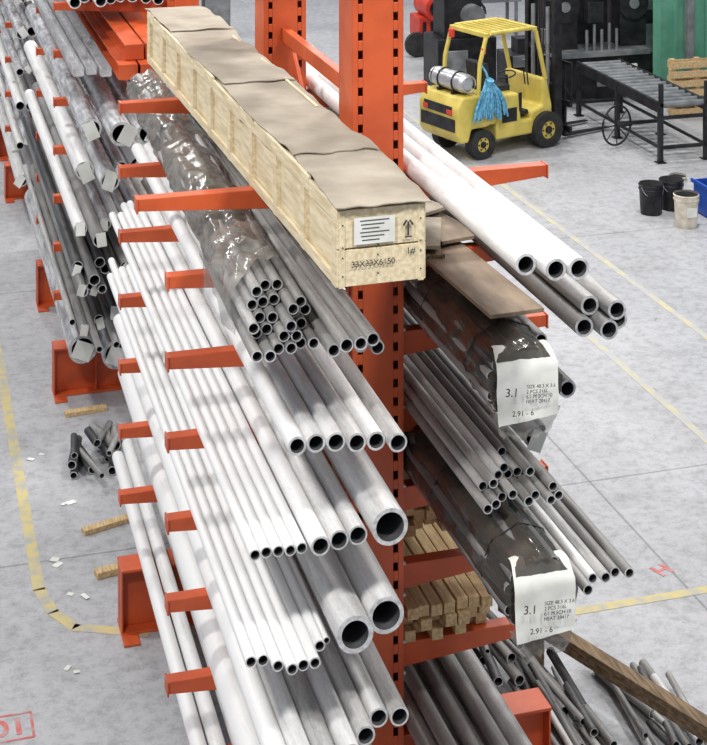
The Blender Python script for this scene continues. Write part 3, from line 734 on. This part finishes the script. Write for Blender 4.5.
b.box((cx-0.2,cy-0.42,0.5),(0.4,0.04,0.4),M_GREY); b.bb(cx+0.3,cx+0.6,cy-0.2,cy+0.2,0.9,1.2,M_LGREY)
b.obj("workshop_machine",bevel=0.01)
b=MB(); cx,cy=7.6,20.4
b.bb(cx-0.5,cx+0.45,cy-0.3,cy+0.3,0.35,0.75,M_RED)
for sx in(-0.42,0.38):
    for sy in(-0.22,0.22): b.cyl((cx+sx,cy+sy,0.001),(cx+sx,cy+sy,0.36),0.035,M_BLK,10)
b.cyl((cx-0.2,cy-0.5,0.95),(cx-0.2,cy+0.25,0.95),0.24,M_RED,24); b.cyl((cx-0.2,cy-0.53,0.95),(cx-0.2,cy-0.5,0.95),0.16,M_BLK,20)
b.bb(cx+0.05,cx+0.5,cy-0.25,cy+0.25,0.75,1.45,M_RED); b.box((cx+0.28,cy-0.27,1.15),(0.28,0.04,0.25),M_BLK)
for i in range(6): b.box((cx-0.4+i*0.16,cy-0.31,0.55),(0.07,0.03,0.24),M_BLK)
b.cyl((cx-0.55,cy-0.35,0.24),(cx-0.55,cy-0.25,0.24),0.24,M_RUB,20); b.cyl((cx+0.5,cy-0.4,0.24),(cx+0.5,cy-0.3,0.24),0.24,M_RUB,20)
b.path([(cx+0.5,cy-0.3,1.3),(cx+0.8,cy-0.4,0.9),(cx+0.9,cy-0.45,0.3),(cx+0.6,cy-0.6,0.03)],0.03,M_BLK,8)
b.obj("pipe_threading_machine",bevel=0.012)
b=MB(); cx,cy=8.9,21.8
b.bb(cx-0.7,cx+0.9,cy-0.3,cy+0.3,0.7,0.8,M_GREY)
for sx in(-0.6,0.8):
    for sy in(-0.25,0.25): b.bb(cx+sx-.03,cx+sx+.03,cy+sy-.03,cy+sy+.03,0.001,0.7,M_GREY)
b.bb(cx-0.5,cx-0.1,cy-0.2,cy+0.2,0.8,1.2,M_RED); b.bb(cx+0.1,cx+0.6,cy-0.2,cy+0.2,0.8,1.1,M_BLK)
b.obj("workbench",bevel=0.005)

b=MB(); b.bb(3.42,3.94,22.8,22.82,0,6,M_GREY); b.bb(3.42,3.94,23.2,23.22,0,6,M_GREY); b.bb(3.67,3.69,22.82,23.2,0,6,M_GREY); b.bb(3.35,4.0,22.7,23.3,0,0.03,M_GREY)
b.obj("building_column")
b=MB(); b.bb(9.75,18,15.4,15.5,0,4,M_GREEN)
for i in range(28): b.bb(9.77+i*0.3,9.83+i*0.3,15.36,15.4,0,4,M_GREEN)
b.obj("wall_back")
b=MB(); b.bb(10.25,10.37,15.20,15.32,0,4,M_GREY); b.obj("wall_post")
b=MB(); x,y=10.1,14.55
for i in range(6): b.box((x,y,0.06+i*0.155),(1.0,0.03,0.11),M_WOOD)
for xx in(-0.45,0,0.45): b.box((x+xx,y+0.065,0.48),(0.09,0.09,0.92),M_WOOD)
for i in range(4): b.box((x,y+0.125,0.1+i*0.25),(1.0,0.03,0.11),M_WOOD)
b.obj("wooden_pallet",bevel=0.004)

# ---------------------------------------------------------------- lights
def area(name,x,y,z,sx,sy,p,col=(1,0.98,0.95)):
    l=bpy.data.lights.new(name,'AREA'); l.shape='RECTANGLE'; l.size=sx; l.size_y=sy; l.energy=p; l.color=col
    o=bpy.data.objects.new(name,l); scene.collection.objects.link(o); o.location=(x,y,z)
for (x,y,p) in((-5,-5,640),(-5,4,440),(1.5,-5,420),(2.5,4,390),(7,-1,340),(7,9,400),(-4,13,520),(3,14,400),(9,18,400),(-2,22,400),(5,25,420)):
    area("high_bay_light",x,y,9.5,0.8,0.8,p)
w=bpy.data.worlds.new("World"); scene.world=w; w.use_nodes=True
w.node_tree.nodes["Background"].inputs[0].default_value=(0.84,0.90,1.0,1); w.node_tree.nodes["Background"].inputs[1].default_value=0.40

# ---------------------------------------------------------------- camera
cam=bpy.data.cameras.new("camera"); co=bpy.data.objects.new("camera",cam); scene.collection.objects.link(co)
co.location=(-2.8245,-9.28,6.62); co.rotation_euler=(math.radians(90),0,-math.atan(0.2925))
cam.sensor_fit='VERTICAL'; cam.sensor_height=36; cam.sensor_width=36*707/745
cam.lens=1600/745*36; cam.shift_y=-(372.5+285)/745; cam.clip_end=200
scene.camera=co
scene.view_settings.view_transform='Standard'
